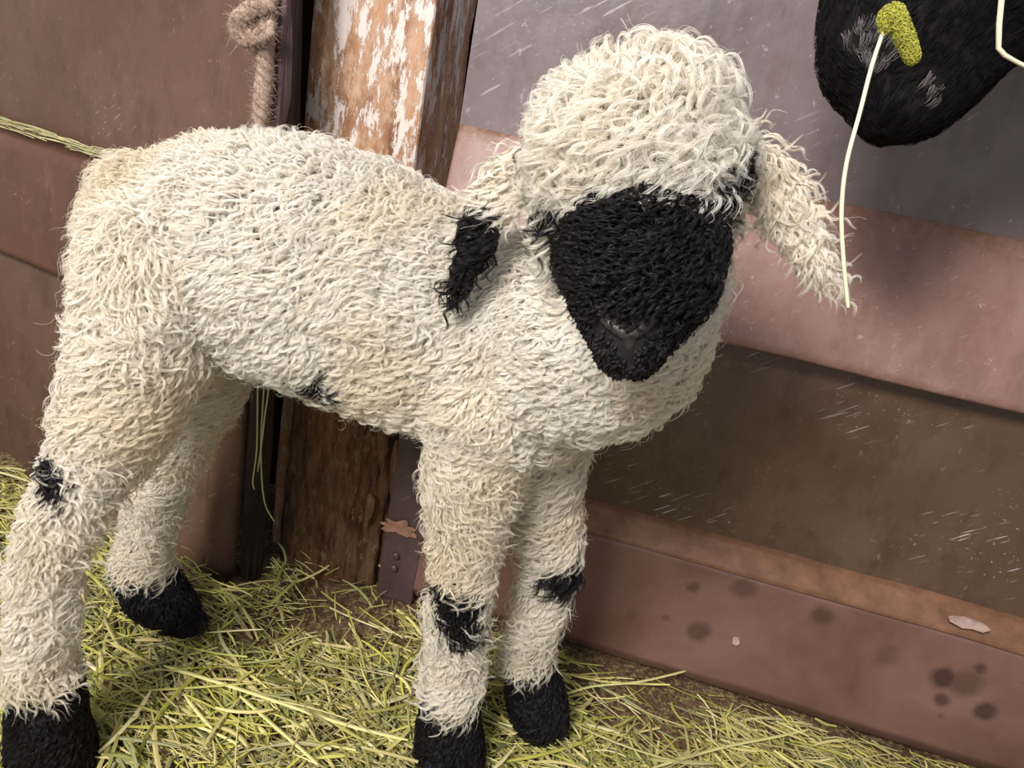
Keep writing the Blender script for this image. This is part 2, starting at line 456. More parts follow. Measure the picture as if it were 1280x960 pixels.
# paint chips on the kick sheet
for k, (px, py, a, b) in enumerate([(1212, 780, .017, .0045), (920, 802, .0035, .0035)]):
    d = ray(px, py); PW = W0 + NW * .0275
    q = cC + d * (((PW - cC) @ NW) / (d @ NW))
    v_, f_ = [], []
    n_ = 14
    for i in range(n_):
        t = 2 * pi * i / n_; rr = 1 + .3 * mnoise.noise(Vector((cos(t) * 2, sin(t) * 2, k)))
        v_.append(q + DW * a * rr * cos(t) + np.array([0, 0, b * rr * sin(t)]) + NW * .0012)
    for i in range(n_): v_.append(v_[i] - NW * .0035)
    f_.append(tuple(range(n_))); f_.append(tuple(reversed(range(n_, 2 * n_))))
    for i in range(n_): f_.append((i, (i + 1) % n_, n_ + (i + 1) % n_, n_ + i))
    o = new_mesh_obj('paint_chip', v_, f_, M_chip, smooth=False); adopt(o, wall_r)

# ------------------------------------------------------------------ rope
def rope():
    P = [atY(344, -40, .598), atY(334, 10, .590), atY(330, 45, .590), atY(331, 80, .590), atY(329, 115, .590), atY(326, 150, .590), atY(324, 185, .590), atY(322, 215, .592)]
    P, Rr = subdiv_line(P, [.0055, .0055, .0058, .005, .0055, .005, .0045, .004], 14)
    v_, f_ = [], []
    for s_ in range(3):
        Q = []
        for i, p in enumerate(P):
            a = i * .42 + s_ * 2 * pi / 3
            Q.append(p + np.array([cos(a), sin(a), 0]) * Rr[i] * .62)
        rings(v_, f_, Q, [r * .72 * (1 + .12 * random.random()) for r in Rr], 8)
    r = empty('hanging_rope', P[0]); tag(r, 'frayed beige rope with a knot hanging against the brown door', 'rope')
    o = new_mesh_obj('cord', v_, f_, M_rope); adopt(o, r); cord = o
    v_, f_ = [], []
    K = [atY(334, 8, .584), atY(312, 14, .580), atY(298, 30, .580), atY(304, 46, .580), atY(320, 44, .578), atY(336, 36, .578)]
    K, Kr = subdiv_line(K, [.005, .0056, .006, .0056, .0054, .005], 8)
    for s_ in range(3):
        Q = [p + (np.array([cos(i * .5 + s_ * 2.09), 0, sin(i * .5 + s_ * 2.09)])) * Kr[i] * .6 for i, p in enumerate(K)]
        rings(v_, f_, Q, [r * .72 for r in Kr], 8)
    o = new_mesh_obj('knot', v_, f_, M_rope); adopt(o, r)
    return cord, [np.array(p) for p in P], [np.array(p) for p in K]
rope_o, ropeP, ropeK = rope()

# ------------------------------------------------------------------ strands
def curves_obj(name, pts, rad, cols, mat, parent=None):
    """pts (N,K,3), rad (N,K), cols (N,3)"""
    N, K, _ = pts.shape
    hc = bpy.data.hair_curves.new(name)
    hc.add_curves([K] * N)
    hc.attributes['position'].data.foreach_set('vector', pts.reshape(-1).astype(np.float32))
    ra = hc.attributes.get('radius') or hc.attributes.new('radius', 'FLOAT', 'POINT')
    ra.data.foreach_set('value', rad.reshape(-1).astype(np.float32))
    ca = hc.attributes.new('col', 'FLOAT_COLOR', 'CURVE')
    c = np.ones((N, 4), np.float32); c[:, :3] = cols
    ca.data.foreach_set('color', c.reshape(-1))
    hc.materials.append(mat)
    o = bpy.data.objects.new(name, hc); COL.objects.link(o)
    if parent: adopt(o, parent)
    return o

# rope fuzz
def fuzz(P, n, r0, ln, col, name, parent):
    P = np.array(P); k = rng.integers(0, len(P), n)
    dirs = rng.normal(size=(n, 3)); dirs /= np.linalg.norm(dirs, axis=1)[:, None]
    root = P[k] + dirs * r0
    s_ = np.linspace(0, 1, 5)[None, :, None]
    d2 = rng.normal(size=(n, 3)) * .6
    L = ln * rng.uniform(.3, 1, (n, 1, 1))
    pts = root[:, None] + (dirs[:, None] * s_ + d2[:, None] * s_ ** 2) * L
    rad = np.full((n, 5), .00012)
    c = np.array(col) * rng.uniform(.7, 1.25, (n, 1))
    return curves_obj(name, pts, rad, c, M_wool, parent)
fuzz(ropeP + ropeK, 5000, .005, .005, (.50, .38, .31), 'frayed_fibres', rope_o)

def build_animal(name, chains, mat, vox=.004, smooth=8, extra=None):
    v_, f_ = [], []
    for ch in chains:
        P, Rr = subdiv_line(ch['P'], ch['R'], 4)
        fl = ch.get('flat'); n = len(P)
        rings(v_, f_, P, Rr, 20, [fl] * n if fl else None, ch.get('fax'))
    for (c, ax) in (extra or []): ellipsoid(v_, f_, c, ax)
    o = new_mesh_obj(name, v_, f_, mat)
    evalmesh(o, [('REMESH', dict(mode='VOXEL', voxel_size=vox)), ('SMOOTH', dict(factor=.5, iterations=smooth))])
    o.data.polygons.foreach_set('use_smooth', [True] * len(o.data.polygons))
    return o

def sample_surface(me, n):
    me.calc_loop_triangles()
    nt = len(me.loop_triangles)
    tv = np.empty(nt * 3, np.int32); me.loop_triangles.foreach_get('vertices', tv); tv = tv.reshape(-1, 3)
    co = np.empty(len(me.vertices) * 3, np.float32); me.vertices.foreach_get('co', co); co = co.reshape(-1, 3)
    no = np.empty(len(me.vertices) * 3, np.float32); me.vertex_normals.foreach_get('vector', no); no = no.reshape(-1, 3)
    A = co[tv]; ar = np.linalg.norm(np.cross(A[:, 1] - A[:, 0], A[:, 2] - A[:, 0]), axis=1) / 2
    k = rng.choice(nt, n, p=ar / ar.sum())
    u, v = rng.random(n), rng.random(n); m_ = u + v > 1; u[m_], v[m_] = 1 - u[m_], 1 - v[m_]
    w_ = np.stack([1 - u - v, u, v], 1)
    P = (co[tv[k]] * w_[:, :, None]).sum(1); Nn = (no[tv[k]] * w_[:, :, None]).sum(1)
    Nn /= np.linalg.norm(Nn, axis=1)[:, None]
    return P.astype(float), Nn.astype(float), ar.sum()

def noise3(P, scale, seed):
    return np.array([mnoise.noise(Vector((p[0] * scale + seed, p[1] * scale - seed * .7, p[2] * scale + seed * 1.3))) for p in P])

def norm(v): return v / (np.linalg.norm(v, axis=-1, keepdims=True) + 1e-9)

def locks(P, N, L, amp, turns, lift, crad, hairs, K, rstrand, flow, seed, curl=1.0, strayf=.07, tipr=.35, gcurl=0.5, ph=None):
    """P,N (n,3); L, amp, turns, lift per-lock arrays. returns pts (n*hairs,K,3)"""
    n = len(P)
    t = flow - N * (flow * N).sum(1, keepdims=True); t = norm(t)
    b = np.cross(N, t)
    if ph is None: ph = rng.uniform(0, 2 * pi, n)
    sgn = np.ones(n)
    s_ = np.linspace(0, 1, K)
    bend = rng.normal(size=n) * gcurl
    # centreline of each lock (n,K,3)
    S = s_[None]
    ang = bend[:, None] * S * 1.5
    fwd = np.cos(ang); side = np.sin(ang)
    ds = (L / (K - 1))[:, None]
    fx = np.concatenate([np.zeros((n, 1)), np.cumsum(fwd[:, :-1] * ds, 1)], 1)
    sx = np.concatenate([np.zeros((n, 1)), np.cumsum(side[:, :-1] * ds, 1)], 1)
    hN = lift[:, None] * np.sin(np.clip(S * 1.25, 0, 1) * pi * .62) - (L * .10)[:, None] * S ** 2
    env = np.minimum(1, S * 3) * (1.0 + .25 * S)
    wav = 2 * pi * turns[:, None] * S + ph[:, None]
    wb = amp[:, None] * np.cos(wav) * env * sgn[:, None]
    wn = amp[:, None] * .85 * np.sin(wav) * env
    C = P[:, None] + t[:, None] * fx[..., None] + b[:, None] * (sx + wb)[..., None] + N[:, None] * (hN + wn)[..., None]
    # hairs of the lock
    C = np.repeat(C, hairs, 0)
    m = n * hairs
    tt, bb, NN = (np.repeat(x, hairs, 0) for x in (t, b, N))
    a = rng.uniform(0, 2 * pi, m); r = np.sqrt(rng.random(m)) * np.repeat(crad, hairs)
    taper = 1.0 - .62 * s_
    off = (np.cos(a) * r)[:, None, None] * bb[:, None] * taper[None, :, None] + (np.sin(a) * r)[:, None, None] * tt[:, None] * taper[None, :, None] * .8
    off = off + (np.sin(a) * r * .5)[:, None, None] * NN[:, None] * taper[None, :, None]
    jit = rng.normal(size=(m, 3))[:, None] * (np.repeat(amp, hairs) * .16)[:, None, None] * (s_ ** 1.5)[None, :, None]
    stray = (rng.random(m) < strayf)[:, None, None] * rng.normal(size=(m, 3))[:, None] * (np.repeat(L, hairs) * .12)[:, None, None] * (s_ ** 2)[None, :, None]
    lenf = 1  # equal point count; shorten some hairs by compressing
    pts = C + off + jit + stray
    cut = rng.uniform(.72, 1.0, m)
    idx = s_[None] * cut[:, None] * (K - 1); i0 = np.minimum(idx.astype(int), K - 2); fr = (idx - i0)[..., None]
    rI = np.arange(m)[:, None]
    pts = pts[rI, i0] * (1 - fr) + pts[rI, i0 + 1] * fr
    rad = rstrand * (1 - (1 - tipr) * s_ ** 2)[None] * rng.uniform(.8, 1.25, (m, 1))
    return pts, rad

# ------------------------------------------------------------------ THE LAMB
def ch(tagname, pts, th, **kw):
    """pts: (px, py, Y, r_px of the woolly outline); th: wool thickness"""
    P = [atY(a, b, y) for a, b, y, r in pts]
    Rr = [max(r * pxm(p) - th, .003) for p, (a, b, y, r) in zip(P, pts)]
    return dict(tag=tagname, P=P, R=Rr, **kw)
TH = .008
chains = [
    ch('body', [(216, 288, .455, 98), (300, 306, .450, 138), (400, 338, .448, 150), (500, 378, .448, 146), (590, 417, .446, 136), (655, 455, .430, 122)], TH),
    ch('body', [(600, 400, .445, 124), (685, 425, .42, 122), (755, 408, .395, 128), (795, 335, .385, 110)], TH),   # breast and neck
    ch('head', [(806, 232, .385, 114), (798, 194, .368, 126), (794, 188, .348, 124)], .012),
    ch('head', [(760, 225, .365, 70), (730, 258, .355, 58), (716, 290, .348, 42)], .008),      # cheek wool
    ch('head', [(850, 215, .365, 70), (882, 240, .358, 46)], .008),
    ch('face', [(797, 285, .345, 100), (796, 325, .315, 100), (793, 365, .292, 87), (789, 405, .276, 74), (787, 428, .270, 59)], .003),
    ch('leg_hn', [(205, 330, .415, 95), (180, 420, .400, 84), (156, 500, .392, 72), (106, 590, .380, 50), (68, 670, .372, 43), (52, 755, .368, 39), (50, 820, .368, 37), (58, 880, .371, 40)], .006),
    ch('foot_hn', [(58, 846, .371, 40), (61, 915, .372, 48), (66, 948, .374, 50)], .003),
    ch('leg_hf', [(262, 400, .495, 70), (250, 470, .505, 56), (228, 530, .510, 44), (206, 590, .515, 36), (188, 650, .520, 33), (178, 700, .520, 34), (180, 722, .520, 34)], .006),
    ch('foot_hf', [(176, 712, .520, 36), (196, 744, .518, 38), (226, 768, .512, 27), (244, 778, .509, 16)], .003),
    ch('leg_fn', [(620, 480, .415, 98), (600, 570, .418, 66), (584, 650, .425, 47), (577, 720, .432, 39), (571, 775, .436, 36), (568, 830, .440, 33), (562, 875, .442, 33)], .006),
    ch('foot_fn', [(562, 872, .442, 34), (561, 915, .442, 43), (563, 946, .441, 45)], .003),
    ch('leg_ff', [(672, 540, .455, 62), (684, 620, .462, 42), (690, 690, .470, 36), (674, 750, .480, 32), (661, 800, .486, 29), (662, 838, .488, 29)], .006),
    ch('foot_ff', [(662, 822, .488, 31), (668, 862, .488, 38), (676, 893, .486, 37)], .003),
    ch('ear_r', [(672, 205, .385, 40), (640, 225, .385, 38), (612, 262, .378, 33), (600, 298, .372, 29), (584, 338, .368, 23), (560, 374, .366, 11)], .002, flat=.4, fax=(.3, .9, .3)),
    ch('ear_l', [(915, 195, .385, 42), (945, 215, .385, 40), (972, 252, .382, 36), (998, 294, .380, 30), (1020, 330, .378, 23), (1040, 356, .377, 11)], .003, flat=.4, fax=(-.1, .9, .3)),
    ch('tail', [(195, 268, .466, 44), (146, 318, .474, 30), (136, 370, .472, 22)], .006),
]
lamb_base = np.array([-.12, .45, 0.0])
lamb = empty('lamb', lamb_base)
tag(lamb, 'small cream woolly lamb with a black face standing on the hay', 'lamb')
body = build_animal('body', chains, M_skin, .0038, 9)
adopt(body, lamb)

caps = []
for c in chains:
    P, Rr = subdiv_line(c['P'], c['R'], 3)
    for i in range(len(P) - 1): caps.append((c['tag'], np.array(P[i]), np.array(P[i + 1]), Rr[i], Rr[i + 1]))
tags = sorted({c[0] for c in caps})
def which(Q):
    best = np.full(len(Q), 1e9); bt = np.zeros(len(Q), int)
    for (t, a, b, ra, rb) in caps:
        d = b - a; h = np.clip(((Q - a) @ d) / (d @ d), 0, 1)
        dist = np.linalg.norm(Q - a - h[:, None] * d, axis=1) - (ra + (rb - ra) * h)
        if t == 'face': dist -= .002
        if t.startswith('ear'): dist += .001
        m_ = dist < best; best[m_] = dist[m_]; bt[m_] = tags.index(t)
    return np.array(tags)[bt]
# black spots (projected spot on the coat: px, py, Y of the surface, radius)
SP = [(562, 768, .405, .017, 1), (588, 792, .41, .010, 1), (546, 748, .42, .009, 1), (720, 738, .478, .017, 1), (388, 514, .46, .012, 1), (34, 592, .392, .012, 1),
      (655, 192, .345, .015, .85), (668, 213, .345, .009, .6), (686, 240, .34, .011, .9), (697, 285, .33, .019, .85), (694, 262, .33, .011, 1),
      (902, 222, .345, .016, 1), (893, 252, .335, .015, 1), (885, 285, .325, .016, 1), (600, 275, .365, .010, 1)]
SPW = [(atY(a, b, y), r, s_) for a, b, y, r, s_ in SP]
ear_split = atY(616, 248, .375)
earax = norm((atY(583, 340, .368) - atY(640, 225, .385))[None])[0]
camdir = lambda Q: norm(cC[None] - Q)
def proj(Q):
    d = Q - cC; w_ = d @ cf
    return 640 + FPX * (d @ cR) / w_, 480 - FPX * (d @ cU) / w_
def snap_spots(Q):
    x, y = proj(Q); dd = (Q - cC) @ cf
    for i, (a, b, yy, r, s_) in enumerate(SP):
        if yy == .47: continue
        d2 = (x - a) ** 2 + (y - b) ** 2
        near = d2 <= max(d2.min() * 1.5, 64)
        k = np.where(near)[0]; SPW[i] = (Q[k[np.argmin(dd[k])]], r, s_)
def black_amount(Q, T):
    n1 = noise3(Q, 90, 2.0)
    k = np.zeros(len(Q))
    fm = (T == 'face'); k[fm] = 1
    # brow line: the fleece of the forehead overhangs the top of the face
    ftop = atY(797, 262, .33)
    k[np.char.startswith(T, 'foot')] = 1
    for c, r, s_ in SPW:
        d = np.linalg.norm(Q - c, axis=1) / r + n1 * .5
        k = np.maximum(k, np.where(d < 1, s_, 0))
    e = (T == 'ear_r'); k[e] = np.where(((Q[e] - ear_split) @ earax) + n1[e] * .006 > 0, 1, k[e] * .0)
    e = (T == 'ear_l'); k[e] = 0
    # leg wool just above the feet, ragged border
    return k

me = body.data
co = np.empty(len(me.vertices) * 3, np.float32); me.vertices.foreach_get('co', co); co = co.reshape(-1, 3).astype(float)
T = which(co)
snap_spots(co)
SPW[:] = [(c + norm((cC - c)[None])[0] * .007, r_, s_) for c, r_, s_ in SPW]
ba = black_amount(co, T)
pink = np.clip(noise3(co, 28, 9) * 2.2 - .15, 0, 1)[:, None]
cream = np.array([.82, .75, .62]); pk = np.array([.80, .52, .43])
vc = cream * (1 - pink) + pk * pink
vc = vc * (1 - ba[:, None]) + np.array([.012, .011, .012]) * ba[:, None]
a = me.color_attributes.new('col', 'FLOAT_COLOR', 'POINT')
c4 = np.ones((len(co), 4), np.float32); c4[:, :3] = vc; a.data.foreach_set('color', c4.ravel())

from mathutils.bvhtree import BVHTree
_t = BVHTree.FromPolygons([v.co[:] for v in body.data.vertices], [p.vertices[:] for p in body.data.polygons])
def surf(px, py, off):
    d = ray(px, py); d = d / np.linalg.norm(d)
    hit = _t.ray_cast(Vector(cC), Vector(d))
    return (np.array(hit[0]) - d * off) if hit[0] is not None else atY(px, py, .27)
NOSE = np.array([surf(x, y, .003) for x, y in ((748, 387), (757, 399), (766, 406), (775, 412), (787, 417), (798, 412), (808, 405), (817, 399), (824, 386), (787, 425), (758, 388), (770, 398), (780, 404), (794, 404), (805, 397), (815, 388))])
NL_ = 70000
P, N, areaS = sample_surface(me, NL_)
print('lamb area', areaS, 'verts', len(co))
# the side turned away from the camera carries fewer locks
away = (N * camdir(P)).sum(1) < -.30
kp = ~away | (rng.random(NL_) < .22)
kp &= np.min(np.linalg.norm(P[:, None] - NOSE[None], axis=2), axis=1) > .0046
P, N = P[kp], N[kp]; NL_ = len(P)
T = which(P)
black = black_amount(P, T)
# spacing parameters by zone
g = np.tile(np.array([0, 0, -1.0]), (NL_, 1))
flow = g + np.stack([noise3(P, 22, 1), noise3(P, 22, 4), noise3(P, 22, 8)], 1) * 1.1 + rng.normal(size=(NL_, 3)) * .22
earR = norm((atY(572, 358, .367) - atY(640, 225, .385))[None])[0]; earL = norm((atY(1040, 360, .377) - atY(945, 215, .385))[None])[0]
flow[T == 'ear_r'] = earR * 2.2 + rng.normal(size=((T == 'ear_r').sum(), 3)) * .35
flow[T == 'ear_l'] = earL * 2.0 + np.array([.3, 0, 0]) + rng.normal(size=((T == 'ear_l').sum(), 3)) * .45
isb = np.isin(T, ['body', 'tail']); ish = T == 'head'; isf = T == 'face'
isl = np.char.startswith(T, 'leg'); isft = np.char.startswith(T, 'foot'); ise = np.char.startswith(T, 'ear')
upf = np.clip(N[:, 2], 0, 1)
flow[isb] += np.array([-.15, 0, -.5])
L = np.full(NL_, .027); amp = np.full(NL_, .0022); turns = np.full(NL_, 2.5); lift = np.full(NL_, .0085); crad = np.full(NL_, .0013)
L[ish] = .030; amp[ish] = .0032; turns[ish] = 2.1; lift[ish] = .011; crad[ish] = .0016
L[isf] = .013; amp[isf] = .0018; turns[isf] = 2.2; lift[isf] = .0045; crad[isf] = .0008
L[isl] = .027; amp[isl] = .0019; turns[isl] = 2.0; lift[isl] = .0065
L[isft] = .011; amp[isft] = .0005; turns[isft] = .8; lift[isft] = .0032; crad[isft] = .0014
L[ise] = .024; amp[ise] = .0016; turns[ise] = 1.9; lift[ise] = .0045
L[T == 'ear_r'] = .021; lift[T == 'ear_r'] = .0028
# lower face is short haired
low = np.clip((atY(790, 350, .27)[2] - P[:, 2]) / .022, 0, 1) * isf          # the curls shorten towards the nose
for arr, v in ((L, .0050), (amp, .0004), (lift, .0010)): arr[:] = arr * (1 - low) + v * low
L *= rng.uniform(.75, 1.3, NL_); amp *= rng.uniform(.6, 1.35, NL_); turns *= rng.uniform(.7, 1.35, NL_); lift *= rng.uniform(.7, 1.3, NL_) * (1 + .45 * noise3(P, 55, 14))
HAIRS, K = 16, 14
phase = noise3(P, 45, 31) * 7 + rng.normal(size=NL_) * .7
order = np.argsort(T, kind='stable')
pts, rad = locks(P, N, L, amp, turns, lift, crad, HAIRS, K, .000092, flow, 1, ph=phase)
w1 = rng.random(NL_)[:, None]; w2 = noise3(P, 16, 21)[:, None]
lc = np.array([.96, .95, .915]) * w1 + np.array([.94, .89, .80]) * (1 - w1)
yel = np.clip(w2 * 2.0, 0, 1); lc = lc * (1 - .5 * yel) + np.array([.92, .82, .62]) * .5 * yel
legw = (isl | ise)[:, None]; lc = np.where((T == 'tail')[:, None], np.array([.95, .93, .87]), lc); lc = np.where(legw, lc * np.array([1.0, .985, .96]), lc)
tf = norm(flow - N * (flow * N).sum(1, keepdims=True))
blm = black_amount(P + tf * (L * .5)[:, None] + N * (lift * .6)[:, None], np.where(isf | isft | (T == 'ear_r'), T, 'none'))
bl = (np.where(isf | isft | (T == 'ear_r'), black, blm) > rng.random(NL_))[:, None]
gb = np.array([.016, .015, .017]) * rng.uniform(.6, 1.9, (NL_, 1))
lc = np.where(bl, gb, lc)
hc_ = np.repeat(lc, HAIRS, 0) * rng.uniform(.90, 1.06, (NL_ * HAIRS, 1))
hT = np.repeat(T, HAIRS); hb = np.repeat(bl[:, 0], HAIRS)
LAMB_PARTS = [
    ('fleece', (hT == 'body'), None), ('tail_wool', (hT == 'tail'), None), ('head_wool', (hT == 'head'), 'cream curly topknot over the forehead'),
    ('face_wool', (hT == 'face'), 'black tight curls on the face'),
    ('ear_wool', hT == 'ear_r', 'white ear wool turning black at the tip'), ('ear_wool', hT == 'ear_l', 'all white ear wool'),
    ('leg_wool', hT == 'leg_hn', None), ('leg_wool', hT == 'leg_hf', None), ('leg_wool', hT == 'leg_fn', 'cream leg wool with a black spot below the knee'), ('leg_wool', hT == 'leg_ff', None),
    ('foot_wool', hT == 'foot_hn', 'black foot wool'), ('foot_wool', hT == 'foot_hf', 'black foot wool'), ('foot_wool', hT == 'foot_fn', 'black foot wool'), ('foot_wool', hT == 'foot_ff', 'black foot wool'),
]
for nm, m_, lab in LAMB_PARTS:
    o = curves_obj(nm, pts[m_], rad[m_], hc_[m_], M_wool, lamb)
    if lab: o['label'] = lab
del pts, rad

# hooves
def hoof(c, fwd, s_=1.0, mat=None):
    fwd = norm(np.array([[fwd[0], fwd[1], 0.0]]))[0]; sd = np.array([-fwd[1], fwd[0], 0])
    v_, f_ = [], []
    for q in (-1, 1):
        P = [c + sd * q * .0065 * s_ - fwd * .010 * s_ + np.array([0, 0, .010]), c + sd * q * .0065 * s_ + np.array([0, 0, .008]), c + sd * q * .0045 * s_ + fwd * .016 * s_ + np.array([0, 0, .0045])]
        rings(v_, f_, P, [.0085 * s_, .0085 * s_, .0035 * s_], 10)
    o = new_mesh_obj('hoof', v_, f_, mat or M_hoof); adopt(o, lamb); return o
hoof(atZ(72, 960, .006), (.8, -.5)); hoof(atZ(222, 782, .006), (.9, -.45), 1.15)
hoof(atZ(566, 955, .006), (.6, -.8)); h_ = hoof(atZ(676, 912, .006), (-.25, -1), 1.0, M_tan); h_['label'] = 'tan hoof tip'

# nose with nostrils and mouth
def pt(px, py, Y): return atY(px, py, Y)
v_, f_ = [], []
fz = .252
rim = [pt(748, 387, 0.2650), pt(757, 399, 0.2620), pt(772, 411, 0.2595), pt(787, 417, 0.2585), pt(803, 410, 0.2595), pt(816, 399, 0.2620), pt(824, 386, 0.2660)]
Pq, Rq = subdiv_line(rim, [.0012, .0021, .0026, .0031, .0026, .0021, .0012], 5)
rings(v_, f_, Pq, Rq, 10)
Pq, Rq = subdiv_line([pt(787, 416, 0.2590), pt(787, 430, 0.2590), pt(786, 444, 0.2605)], [.0030, .0026, .0015], 5)
rings(v_, f_, Pq, Rq, 10)
o = new_mesh_obj('nose', v_, f_, M_nose); o['label'] = 'dark grey bare nose rim'
evalmesh(o, [('REMESH', dict(mode='VOXEL', voxel_size=.0006)), ('SMOOTH', dict(factor=.5, iterations=6))]); o.data.polygons.foreach_set('use_smooth', [True] * len(o.data.polygons)); adopt(o, lamb)
v_, f_ = [], []
Pq, Rq = subdiv_line([pt(752, 436, 0.2675), pt(765, 447, 0.2635), pt(786, 452, 0.2615), pt(808, 446, 0.2635), pt(820, 434, 0.2675)], [.0005, .0011, .0014, .0011, .0005], 5)
rings(v_, f_, Pq, Rq, 8)
o = new_mesh_obj('lip', v_, f_, M_nose); adopt(o, lamb)
for (a_, b_, y) in ((702, 266, .342), (890, 256, .342)):
    v_, f_ = [], []
    ellipsoid(v_, f_, surf(a_, b_, -.005), np.eye(3) * .0065, 14, 10)
    o = new_mesh_obj('eye', v_, f_, M_eye); adopt(o, lamb)

# ------------------------------------------------------------------ ADULT SHEEP (black muzzle top right)
ach = [
    ch('face', [(1116, 128, 0.405, 66), (1118, 108, 0.410, 84), (1112, 78, 0.415, 96), (1122, 30, 0.420, 108), (1150, -30, 0.430, 122), (1190, -100, 0.445, 140)], .004),
    ch('face', [(1140, 112, 0.420, 78), (1185, 50, 0.425, 92), (1230, -20, 0.435, 104)], .004),
    ch('jaw', [(1190, -90, 0.445, 130), (1260, -110, 0.440, 140), (1290, -20, 0.430, 76)], .004),
]
ach += [dict(tag='body', P=[np.array([.185, .442, .610]), np.array([.25, .435, .655]), np.array([.33, .41, .68]), np.array([.42, .39, .68]), np.array([.58, .33, .68]), np.array([.85, .18, .62]), np.array([1.15, .03, .58]), np.array([1.42, -.08, .58])], R=[.062, .068, .066, .078, .11, .16, .19, .17])]
for (x, y) in ((.80, .09), (.90, .27), (1.36, -.16), (1.45, .05)):
    ach.append(dict(tag='leg', P=[np.array([x, y, .45]), np.array([x, y, .25]), np.array([x + .01, y, .05])], R=[.06, .03, .024]))
    ach.append(dict(tag='leg', P=[np.array([x + .01, y, .05]), np.array([x - .005, y, .031])], R=[.026, .028]))
for sd_ in (-1, 1):
    ach.append(dict(tag='ear', P=[np.array([.31, .42 + sd_ * .04, .72]), np.array([.33, .42 + sd_ * .09, .73]), np.array([.35, .42 + sd_ * .12, .70])], R=[.02, .03, .012], flat=.4))
sheep = empty('sheep', (1.1, .06, 0)); tag(sheep, 'adult sheep lowering its large black muzzle beside the grey panel', 'sheep')
sb = build_animal('body', ach, M_skin, .007, 10); adopt(sb, sheep)
me2 = sb.data
co2 = np.empty(len(me2.vertices) * 3, np.float32); me2.vertices.foreach_get('co', co2); co2 = co2.reshape(-1, 3).astype(float)
blk = (co2[:, 0] < .50) | (co2[:, 2] < .15)
c4 = np.ones((len(co2), 4), np.float32); c4[:, :3] = np.where(blk[:, None], np.array([.010, .009, .010]), np.array([.60, .52, .40]))
a = me2.color_attributes.new('col', 'FLOAT_COLOR', 'POINT'); a.data.foreach_set('color', c4.ravel())
Ps, Ns, ars = sample_surface(me2, 190000)
keep = (Ps[:, 0] < .50)
Pf, Nf = Ps[keep], Ns[keep]; n = len(Pf); print('sheep area', ars, n)
gx, gy = proj(Pf)
fl = np.tile(np.array([-.5, -.2, -.8]), (n, 1)) + np.stack([noise3(Pf, 20, 1), noise3(Pf, 20, 3), noise3(Pf, 20, 5)], 1) * .8
one = np.ones(n)
p_, r_ = locks(Pf, Nf, .0075 * rng.uniform(.6, 1.3, n), .0002 * one, .5 * one, .0009 * rng.uniform(.6, 1.4, n), .0030 * one, 8, 4, .00010, fl, 3, strayf=.02)
nz = noise3(Pf, 60, 3)
grey = (((gx - 1090) / 40) ** 2 + ((gy - 38) / 40) ** 2 + nz * .9 < 1) | (((gx - 1172) / 14) ** 2 + ((gy - 105) / 24) ** 2 + nz < .8)
grey &= rng.random(n) < .8
cc = np.where(grey[:, None], np.array([.17, .15, .155]) * rng.uniform(.3, 1.2, (n, 1)), np.array([.006, .0055, .006]) * rng.uniform(.5, 1.8, (n, 1)))
o = curves_obj('muzzle_fur', p_, r_, np.repeat(cc, 8, 0), M_fur, sheep); o['label'] = 'short black fur with grey wisps'
keep = (Ps[:, 0] >= .50) & (Ps[:, 2] > .12); Pf, Nf = Ps[keep], Ns[keep]; n = len(Pf); one = np.ones(n)
p_, r_ = locks(Pf, Nf, .05 * one, .005 * one, 1.6 * one, .015 * one, .006 * one, 1, 8, .0012, np.tile([0, 0, -1.], (n, 1)) + rng.normal(size=(n, 3)) * .4, 3)
o = curves_obj('fleece', p_, r_, np.array([.80, .72, .58]) * rng.uniform(.85, 1.1, (n, 1)), M_wool, sheep)
# ------------------------------------------------------------------ grass stems at the muzzle
SY = .338
st = empty('timothy_stalk', pt(1106, 38, SY)); tag(st, 'pale bent grass stalk with a yellow green seed head dangling from black muzzle', 'grass stalk')
v_, f_ = [], []
Pq, Rq = subdiv_line([pt(1106, 34, SY), pt(1090, 82, SY), pt(1075, 140, SY - .001), pt(1058, 205, SY - .002), pt(1052, 262, SY - .003), pt(1054, 320, SY - .004), pt(1060, 383, SY - .005)],
                     [.0008, .0009, .0009, .00095, .00095, .00095, .0009], 6)
rings(v_, f_, Pq, Rq, 8)
o = new_mesh_obj('stem', v_, f_, M_stem); adopt(o, st)
v_, f_ = [], []
Sp, Sr = subdiv_line([pt(1106, 36, SY), pt(1108, 22, SY), pt(1118, 16, SY), pt(1124, 30, SY), pt(1132, 50, SY), pt(1140, 70, SY)], [.0016, .0028, .0031, .0033, .0032, .0026], 8)
rings(v_, f_, Sp, Sr, 12)
o = new_mesh_obj('seed_head', v_, f_, M_seed); adopt(o, st); head_ = o
evalmesh(o, [('REMESH', dict(mode='VOXEL', voxel_size=.0008))]); o.data.polygons.foreach_set('use_smooth', [True] * len(o.data.polygons))
me3 = o.data
for v in me3.vertices: pass
Pn, Nn, _ = sample_surface(me3, 1500)
one = np.ones(1500); dn = np.array(Sp[-1]) - np.array(Sp[8])
p_, r_ = locks(Pn, Nn, .0022 * one, .0001 * one, .5 * one, .0009 * one, .0002 * one, 2, 4, .00018, np.tile(dn * 100, (1500, 1)) + rng.normal(size=(1500, 3)) * 2, 5)
o = curves_obj('seed_bristles', p_, r_, np.array([.50, .50, .10]) * rng.uniform(.6, 1.5, (3000, 1)), M_wool, head_)
v_, f_ = [], []
Pq = [np.array([.190, .385, .610]), pt(1258, -60, .335), pt(1252, 0, .335), pt(1249, 30, .335), pt(1248, 60, .335), pt(1256, 69, .335), pt(1270, 77, .336), pt(1300, 92, .337), pt(1350, 110, .339)]
